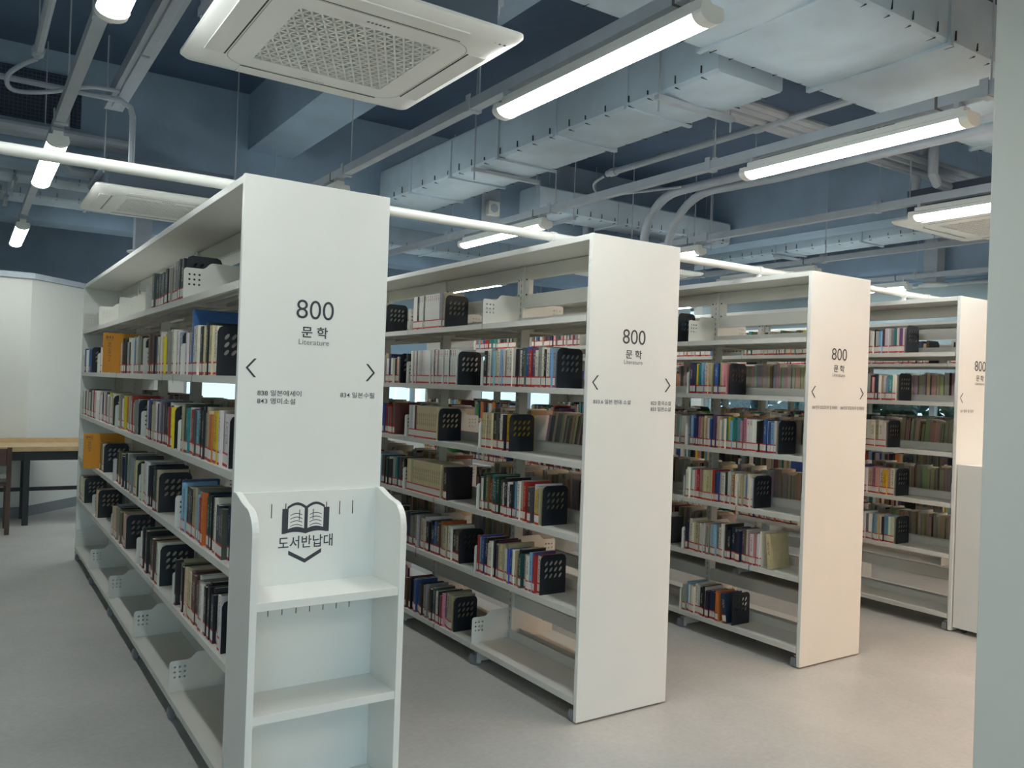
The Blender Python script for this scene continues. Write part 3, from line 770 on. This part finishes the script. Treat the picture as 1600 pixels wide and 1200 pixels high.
for i, x in enumerate(LAMPX):
    for j, y in enumerate(LAMPY):
        if i == 0 and j > 0: continue  # leftmost row: one unseen lamp, added to light left-facing sides
        o = LP if first else copy_tree(LP); first = False
        o.location = (x, y, 2.60)
        tag(o, '%s lit white batten lamp on the rail %s' % (SEGD[j] if j else 'lit rear', ROWD[i]) if j else 'white batten lamp behind the camera %s' % ROWD[i], 'lamp', 'LED batten lamps')
    rl = empty('lamp_rail', (x, -6.4, 2.70)); tag(rl, 'grey painted channel rail carrying lamps %s' % ROWD[i], 'rail', 'lamp rails')
    obj('channel', MB().box(-.024, .024, 0, 13.0, -.018, -.012).box(-.024, -.019, 0, 13.0, -.012, .03).box(.019, .024, 0, 13.0, -.012, .03), PAINTM, rl)
    y = .9
    while y < 13:
        obj('hanger_rod', MB().tube([(.03, y, -.02), (.03, y, .9)], .0045, 6), PAINTM, rl)
        obj('rail_clamp', MB().box(-.03, .036, y - .018, y + .018, -.025, -.019).box(-.03, -.025, y - .018, y + .018, -.019, .05).box(.025, .036, y - .018, y + .018, -.019, .06), PAINTM, rl)
        y += 1.5
    for y in (2.6, 5.6, 8.6, 11.6): obj('joint_plate', MB().box(-.0255, .0255, y - .006, y + .006, -.0195, .031), STEELD, rl)
# unseen downlights behind the camera, added to warm the right-hand side
WARM_FILL = emat('warm_fill_lens', (1.0, .50, .20), 92)
for k, (x, y) in enumerate([(2.0, -2.5), (3.5, -2.5), (4.9, -2.5), (2.0, -3.9), (3.5, -3.9), (4.9, -3.9)]):
    e = empty('fill_downlight', (x, y, 2.62)); tag(e, '%s warm round fill lamp added unseen behind the camera' % ORD[k + 1], 'lamp', 'added warm fill lights')
    obj('can', MB().tube([(0, 0, 0), (0, 0, .16)], .09, 20), PLASTIC, e, sm=True); obj('lens', MB().tube([(0, 0, -.006), (0, 0, .002)], .075, 20), WARM_FILL, e)
    obj('stem', MB().tube([(0, 0, .16), (0, 0, .98)], .012, 8), PAINTM, e)

# ------------------------------------------------------------------ ceiling cassettes
PLASTICI = mat('grey_plastic_intake', (70, 74, 74), .7); SEAM = mat('panel_seam', (168, 170, 166), .5); DARKM = mat('dark_casing', (86, 98, 112), .7)
def cassette_proto():
    e = empty('ceiling_cassette', (0, 0, 0)); s_ = .465
    def ring(h, z, r): return [(a_, b_, z) for a_, b_ in rrect(-h, h, -h, h, r, 6)]
    m = MB().rings([ring(s_ - .012, .040, .03), ring(s_, .034, .035), ring(s_, .024, .035), ring(s_ - .012, .012, .035), ring(.40, .002, .05), ring(.39, 0, .05), ring(.25, 0, .004), ring(.25, .03, .004)])
    obj('fascia', m, PLASTIC, e, fix=True, sm=True)
    obj('intake', MB().box(-.255, .255, -.255, .255, .022, .030), PLASTICI, e)
    # triangular grille: bars along X and two slanted sets
    g = MB(); h = .25; st = .5 / 14; w = .0036
    def bar(x0, y0, x1, y1):
        d = Vector((x1 - x0, y1 - y0, 0)).normalized(); q = Vector((-d.y, d.x, 0)) * w
        A, B = Vector((x0, y0, 0)), Vector((x1, y1, 0)); V = [A - q, A + q, B + q, B - q]
        g.add([(v.x, v.y, .002) for v in V] + [(v.x, v.y, .012) for v in V], [(0, 1, 2, 3), (4, 7, 6, 5), (0, 4, 5, 1), (1, 5, 6, 2), (2, 6, 7, 3), (3, 7, 4, 0)])
    for k in range(1, 14): bar(-h, -h + st * k, h, -h + st * k)
    for k in range(-8, 22):
        for sg in (1, -1):
            xa = -h + st * k; pa, pb = Vector((xa, -h * sg)), Vector((xa + h, h * sg))     # slope 2
            t0 = max(0, (-h - pa.x) / h); t1 = min(1, (h - pa.x) / h)
            if t1 - t0 > .04:
                A, B = pa.lerp(pb, t0), pa.lerp(pb, t1); bar(A.x, A.y, B.x, B.y)
    obj('grille', g, PLASTIC, e)
    for k in range(4):
        f = obj('air_flap', MB().box(-.27, .27, -.418, -.350, -.0012, .004), PLASTIC, e, rot=(0, 0, k * math.pi / 2))
        obj('flap_gap', MB().box(-.27, .27, -.3495, -.3445, -.0012, .0), PLASTICG, f)
    obj('panel_seam', MB().rings([[(a_, b_, -.0008) for a_, b_ in rrect(-q, q, -q, q, r_, 8)] for q, r_ in ((.337, .085), (.340, .088))]), SEAM, e)
    lg = link('maker_mark', text_mesh('SAMSUNG', -.045, .045, -.006, .006, INKL), e, (0, .325, -.0012), (math.pi / 2, 0, 0))
    for k in range(6): obj('maker_mark', MB().box(-.042 + .014 * k, -.034 + .014 * k, -.297, -.287, -.001, 0), INKL, e)
    obj('body', MB().box(-.39, .39, -.39, .39, .04, .23), DARKM, e)
    for k in range(4): obj('indicator', MB().box(.355 + .02 * k - .004, .355 + .02 * k + .004, -.405, -.397, -.0008 + .004, .006), INKL, e)
    for sx in (-1, 1):
        for sy in (-1, 1): obj('hanger_rod', MB().tube([(sx * .41, sy * .36, .12), (sx * .41, sy * .36, 1.0)], .005, 6), PAINTM, e)
        obj('hanger_lug', MB().box(.39 if sx > 0 else -.42, .42 if sx > 0 else -.39, -.38, .38, .15, .18), PAINTM, e)
    obj('pipe_stub', MB().tube([(-.42, .1, .2), (-.55, .1, .2), (-.60, .1, .25), (-.60, .1, .6)], .03, 10), PAINTM, e, sm=True)
    return e
CP = cassette_proto()
for k, (x, y, lab) in enumerate([(-1.127, .03, 'large white ceiling cassette air conditioner above the nearest bookcase'), (-1.10, 3.46, 'white ceiling cassette air conditioner farther back, above nearest bookcase far end'),
                                 (3.34, -.02, 'white ceiling cassette beside the foreground pillar above the fourth bookcase'), (3.36, 3.44, 'small distant white ceiling cassette above the far end of fourth bookcase')]):
    o = CP if k == 0 else copy_tree(CP); o.location = (x, y, 2.588); tag(o, lab, 'air conditioner', 'ceiling cassette air conditioners')

# ------------------------------------------------------------------ ducts and pipes
rd = random.Random(5)
def duct(name, axis, c0, c1, lo, hi, z0, z1, label, seg=.55, sag=.02, end=None):
    """insulated duct: wrapped box whose skin bulges between the seams, seams and staples as parts"""
    e = empty(name, ((c0 + c1) / 2, lo, z0) if axis == 'y' else (lo, (c0 + c1) / 2, z0)); tag(e, label, 'duct', 'painted air ducts')
    w, h, L = (c1 - c0) / 2, z1 - z0, hi - lo
    def pt(a_, t, z): return (a_, t, z) if axis == 'y' else (t, a_, z)
    rings = []; n = max(2, int(L / .07))
    for i in range(n + 1):
        t = L * i / n; ph = (t % seg) / seg; b_ = sag * math.sin(math.pi * ph) ** .7
        j = [rd.uniform(-.004, .004) for _ in range(4)]
        prof = [(-w, .015), (-w + .015, 0), (-w * .5, -b_ * .7 + j[0]), (0, -b_ + j[1]), (w * .5, -b_ * .7 + j[2]), (w - .015, 0), (w, .015), (w + b_ * .4, h * .5), (w, h - .015), (w - .015, h), (-w + .015, h), (-w, h - .015), (-w - b_ * .4, h * .5)]
        rings.append([pt(a_, t, z) for a_, z in prof])
    obj('insulation_wrap', MB().rings(rings, 0, True, True), DUCT, e, fix=True, sm=True)
    t = seg
    while t < L - .05:
        m = MB(); A = (t - .012, t + .012)
        if axis == 'y': m.box(-w - .012, w + .012, A[0], A[1], -.014, .001).box(-w - .012, -w + .002, A[0], A[1], 0, h * .9).box(w - .002, w + .012, A[0], A[1], 0, h * .9)
        else: m.box(A[0], A[1], -w - .012, w + .012, -.014, .001).box(A[0], A[1], -w - .012, -w + .002, 0, h * .9).box(A[0], A[1], w - .002, w + .012, 0, h * .9)
        obj('seam_band', m, DUCT, e); t += seg
    t = .1
    m = MB()
    while t < L:
        for sgn in (-1, 1):
            zz = rd.uniform(.04, .07)
            if axis == 'y': m.box(sgn * (w + .004) - .004, sgn * (w + .004) + .004, t - .002, t + .002, .02, zz).box(sgn * w * .93 - .02, sgn * w * .93 + .02, t - .0015, t + .0015, -.003, .002)
            else: m.box(t - .002, t + .002, sgn * (w + .004) - .004, sgn * (w + .004) + .004, .02, zz).box(t - .0015, t + .0015, sgn * w * .93 - .02, sgn * w * .93 + .02, -.003, .002)
        t += rd.uniform(.12, .2)
    o = obj('staples', m, PLASTICG, e); o['kind'] = 'stuff'
    t = .35
    while t < L:
        for sgn in (-1, 1):
            q = sgn * (w + .03)
            obj('hanger_rod', MB().tube([pt(q, t, -.10), pt(q, t, ZC - z0)], .005, 6), PAINTM, e)
        m = MB()
        if axis == 'y': m.box(-w - .045, w + .045, t - .016, t + .016, -.045, -.02)
        else: m.box(t - .016, t + .016, -w - .045, w + .045, -.045, -.02)
        obj('trapeze_bar', m, PAINTM, e); t += 1.75
    return e
duct('air_duct', 'y', .60, 1.05, -.12, 3.55, 2.90, 3.18, 'long insulated grey duct running back above the second bookcase', seg=.62)
duct('air_duct', 'x', -.88, -.20, -.35, 2.9, 2.92, 3.2, 'wide sagging insulated duct crossing overhead beside the pillar', seg=.75, sag=.05)
duct('air_duct', 'x', 5.75, 6.15, -5.8, 4.2, 2.98, 3.26, 'painted duct crossing far behind the nearest bookcase', seg=.9)
duct('air_duct', 'x', 3.1, 3.42, 1.9, 4.3, 2.98, 3.2, 'pale duct crossing behind the third bookcase near the beam', seg=.9)
duct('air_duct', 'x', 4.25, 4.5, -5.8, -.4, 2.84, 3.02, 'lagged pale duct behind the far ceiling cassette on the left', seg=.5)
duct('air_duct', 'y', 5.05, 5.4, -6.0, 5.6, 2.98, 3.2, 'painted duct running along the window side of the ceiling', seg=.9)

def pipe(pts, r, label, n=10, m=None, clips=(), group='painted ceiling pipes'):
    if r < .016 and len(pts) > 3:                       # thin flexible runs: smooth the polyline
        P = [Vector(q) for q in pts]; P = [P[0]] + P + [P[-1]]; pts = []
        for i in range(1, len(P) - 2):
            for k in range(6):
                t = k / 6; a_, b_, c_, d_ = P[i-1], P[i], P[i+1], P[i+2]
                pts.append(.5 * (2*b_ + (c_ - a_) * t + (2*a_ - 5*b_ + 4*c_ - d_) * t*t + (3*b_ - a_ - 3*c_ + d_) * t**3))
        pts.append(P[-1])
    o = Vector(pts[0]); e = empty('ceiling_pipe', o); tag(e, label, 'pipe', group)
    obj('pipe', MB().tube([Vector(q) - o for q in pts], r, n), m or PAINTM, e, sm=True)
    for c in clips:
        q = Vector(c) - o; obj('collar', MB().tube([q - Vector((0, .03, 0)), q + Vector((0, .03, 0))], r * 1.35, n), PAINTM, e, sm=True)
        obj('hanger_rod', MB().tube([q, (q.x, q.y, ZC - o.z)], .004, 6), PAINTM, e)
    return e
def arc(c, r, a0, a1, plane='yz', n=8):
    q = []
    for k in range(n + 1):
        t = math.radians(a0 + (a1 - a0) * k / n)
        q.append((c[0], c[1] + r * math.cos(t), c[2] + r * math.sin(t)) if plane == 'yz' else (c[0] + r * math.cos(t), c[1], c[2] + r * math.sin(t)))
    return q
pipe([(2.07, -6, 2.90), (2.07, 1.6, 2.90)] + arc((2.07, 1.6, 2.55), .35, 90, 0)[1:] + [(2.07, 1.95, 2.2)], .033, 'thick grey conduit bending down behind the second bookcase', 12, clips=[(2.07, .9, 2.9), (2.07, -.4, 2.9)])
pipe([(2.17, -6, 2.86), (2.17, .8, 2.86), (2.14, 1.35, 2.87)] + arc((2.14, 1.35, 2.45), .42, 90, 5)[1:] + [(2.13, 1.77, 2.3)], .03, 'second grey conduit curving down beside the thick one', 12)
pipe([(1.62, -6, 3.0), (1.62, 1.87, 3.0)], .022, 'straight conduit along the ceiling ending in a fitting', 10, clips=[(1.62, 1.8, 3.0), (1.62, .5, 3.0)])
pipe([(1.62, 1.9, 2.99), (1.62, 2.02, 2.95), (1.68, 2.0, 2.88), (1.8, 1.8, 2.88), (2.0, 1.5, 2.9)], .009, 'thin flexible tail looping off a conduit fitting', 8)
for k in range(4):
    pipe([(1.1, .30 + .075 * k, 3.02 + .012 * (k % 2)), (4.35, .30 + .075 * k, 3.02 + .012 * (k % 2))], .026 if k != 1 else .034, '%s of four parallel pipes crossing above the third bookcase' % ['nearest', 'second', 'third', 'farthest'][k], 10)
pipe([(3.48, -6, 2.92), (3.48, .62, 2.92)], .045, 'lagged pipe above the fourth bookcase by the pillar', 12)
pipe([(2.9, .1, 3.3), (3.30, .52, 3.05), (3.48, .64, 2.92)], .035, 'slanting pipe dropping onto the lagged pipe', 12)
pipe([(-1.96, -6, 3.0), (-1.96, 2.0, 3.0)], .022, 'conduit along the ceiling at the upper left', 10, clips=[(-1.96, 1.95, 3.0)])
pipe([(-1.96, 2.03, 2.99), (-2.02, 2.08, 2.96), (-2.08, 2.12, 2.9), (-2.05, 2.2, 2.86), (-1.9, 2.26, 2.9), (-1.7, 2.25, 2.97), (-1.55, 2.25, 2.98)], .012, 'flexible looping conduit at the upper left', 8)
pipe([(-5.9, 2.34, 2.96), (-1.53, 2.34, 2.96), (-1.48, 2.34, 2.93), (-1.465, 2.34, 2.88), (-1.465, 2.34, 2.62)], .0165, 'thin pipe crossing the ceiling at the left', 8)
for k in range(3):
    pipe([(-5.9, 3.38 + .09 * k, 2.98), (-1.3, 3.38 + .09 * k, 2.98)], .034 - .006 * k, '%s of three pipes in front of the beam at left' % ['front', 'middle', 'rear'][k], 10)
pipe([(-1.35, 4.1, 2.66), (-1.35, 4.1, 3.4)], .03, 'short vertical pipe beside the rear ceiling cassette', 10)
# cable raceway with a ridge, upper left
rw = empty('cable_raceway', (-1.52, -6.2, 3.0)); tag(rw, 'square painted cable raceway running back beside the big cassette', 'raceway')
obj('trough', MB().box(-.05, .05, 0, 8.9, 0, .07), PAINTM, rw)
for k in range(9): obj('cover', MB().box(-.022, .022, .02 + .98 * k, .97 + .98 * k, -.012, .0), PAINTM, rw, bevel=.004)
# thin black cable along the window side
pipe([(6.05, -6, 2.74), (6.05, 2, 2.735), (6.05, 5, 2.74)], .008, 'thin black cable along the window side beam', 6, BLKM)
# ceiling discs (round detector / speaker) and wall box
def disc(loc, r, label):
    e = empty('ceiling_disc', loc); tag(e, label, 'ceiling fitting')
    obj('disc', MB().tube([(0, 0, 0), (0, 0, .012), (0, 0, .03)], [r, r * .97, r * .6], 24), PLASTIC, e, sm=True)
    obj('drop_stem', MB().box(-.07, .07, -.07, .07, .03, ZC - loc[2]) if r > .1 else MB().tube([(0, 0, .03), (0, 0, ZC - loc[2])], .012, 8), PAINTM, e)
disc((-.88, 5.5, 2.55), .13, 'round pale ceiling diffuser behind the nearest bookcase top')
disc((6.0, 1.9, 2.62), .14, 'round pale ceiling fitting above the fourth bookcase')
sb = empty('wall_speaker', (1.73, 3.60, 2.98)); tag(sb, 'small square speaker box on the concrete beam', 'speaker')
obj('back_plate', MB().box(-.10, .10, .03, .05, -.17, .25), PAINTM, sb, bevel=.004); obj('box', MB().box(-.06, .06, -.03, .03, 0, .13), PLASTIC, sb, bevel=.006)
obj('cone', MB().tube([(0, -.032, .065), (0, -.029, .065)], .04, 16), PAINTM, sb)
# dark ventilation mesh on the beam face in the upper left bay
MESHD = mat('dark_mesh_board', (58, 70, 88), .8); MESHW = mat('dark_mesh_wire', (84, 98, 118), .6)
vm = empty('vent_mesh', (-3.5, 3.60, 3.10)); tag(vm, 'dark fine wire mesh panel on the beam at upper left', 'mesh panel')
obj('dark_board', MB().box(0, 1.9, .03, .045, 0, .34), MESHD, vm)
m = MB()
for k in range(76): m.box(.025 * k, .025 * k + .004, .02, .024, 0, .34)
for k in range(14): m.box(0, 1.9, .02, .024, .025 * k, .025 * k + .004)
o = obj('wire_grid', m, MESHW, vm); o['kind'] = 'stuff'

# ribbon bookmarks hanging over the shelf edges
for u, lv, y, c in [(0, 4, .62, 'b'), (0, 4, .98, 'k'), (0, 4, 1.25, 'k'), (0, 2, 1.36, 'r'), (0, 1, 1.28, 'r'), (1, 2, 1.32, 'r'), (1, 0, 1.25, 'k'), (1, 1, 1.55, 'k'), (2, 2, .40, 'o'), (2, 1, .30, 'b')]:
    best = min((b_ for b_ in BOOKOBJ if b_[0] == u and b_[1] == lv), key=lambda b_: abs(b_[2] - y), default=None)
    if not best: continue
    ins = best[4]; w = .0022; q = [(0, .006), (-.004, .002), (-ins - .003, .0015), (-ins - .005, -.012), (-ins - .004, -.035 - R.random() * .02)]
    m = MB()
    for (x0, z0), (x1, z1) in zip(q, q[1:]): m.add([(x0, -w, z0), (x0, w, z0), (x1, w, z1), (x1, -w, z1), (x0 + .0006, -w, z0 + .0006), (x0 + .0006, w, z0 + .0006), (x1 + .0006, w, z1 + .0006), (x1 + .0006, -w, z1 + .0006)], [(0, 1, 2, 3), (7, 6, 5, 4), (0, 3, 7, 4), (1, 5, 6, 2)])
    obj('bookmark_ribbon', m, book_mat(c, 0), best[3])
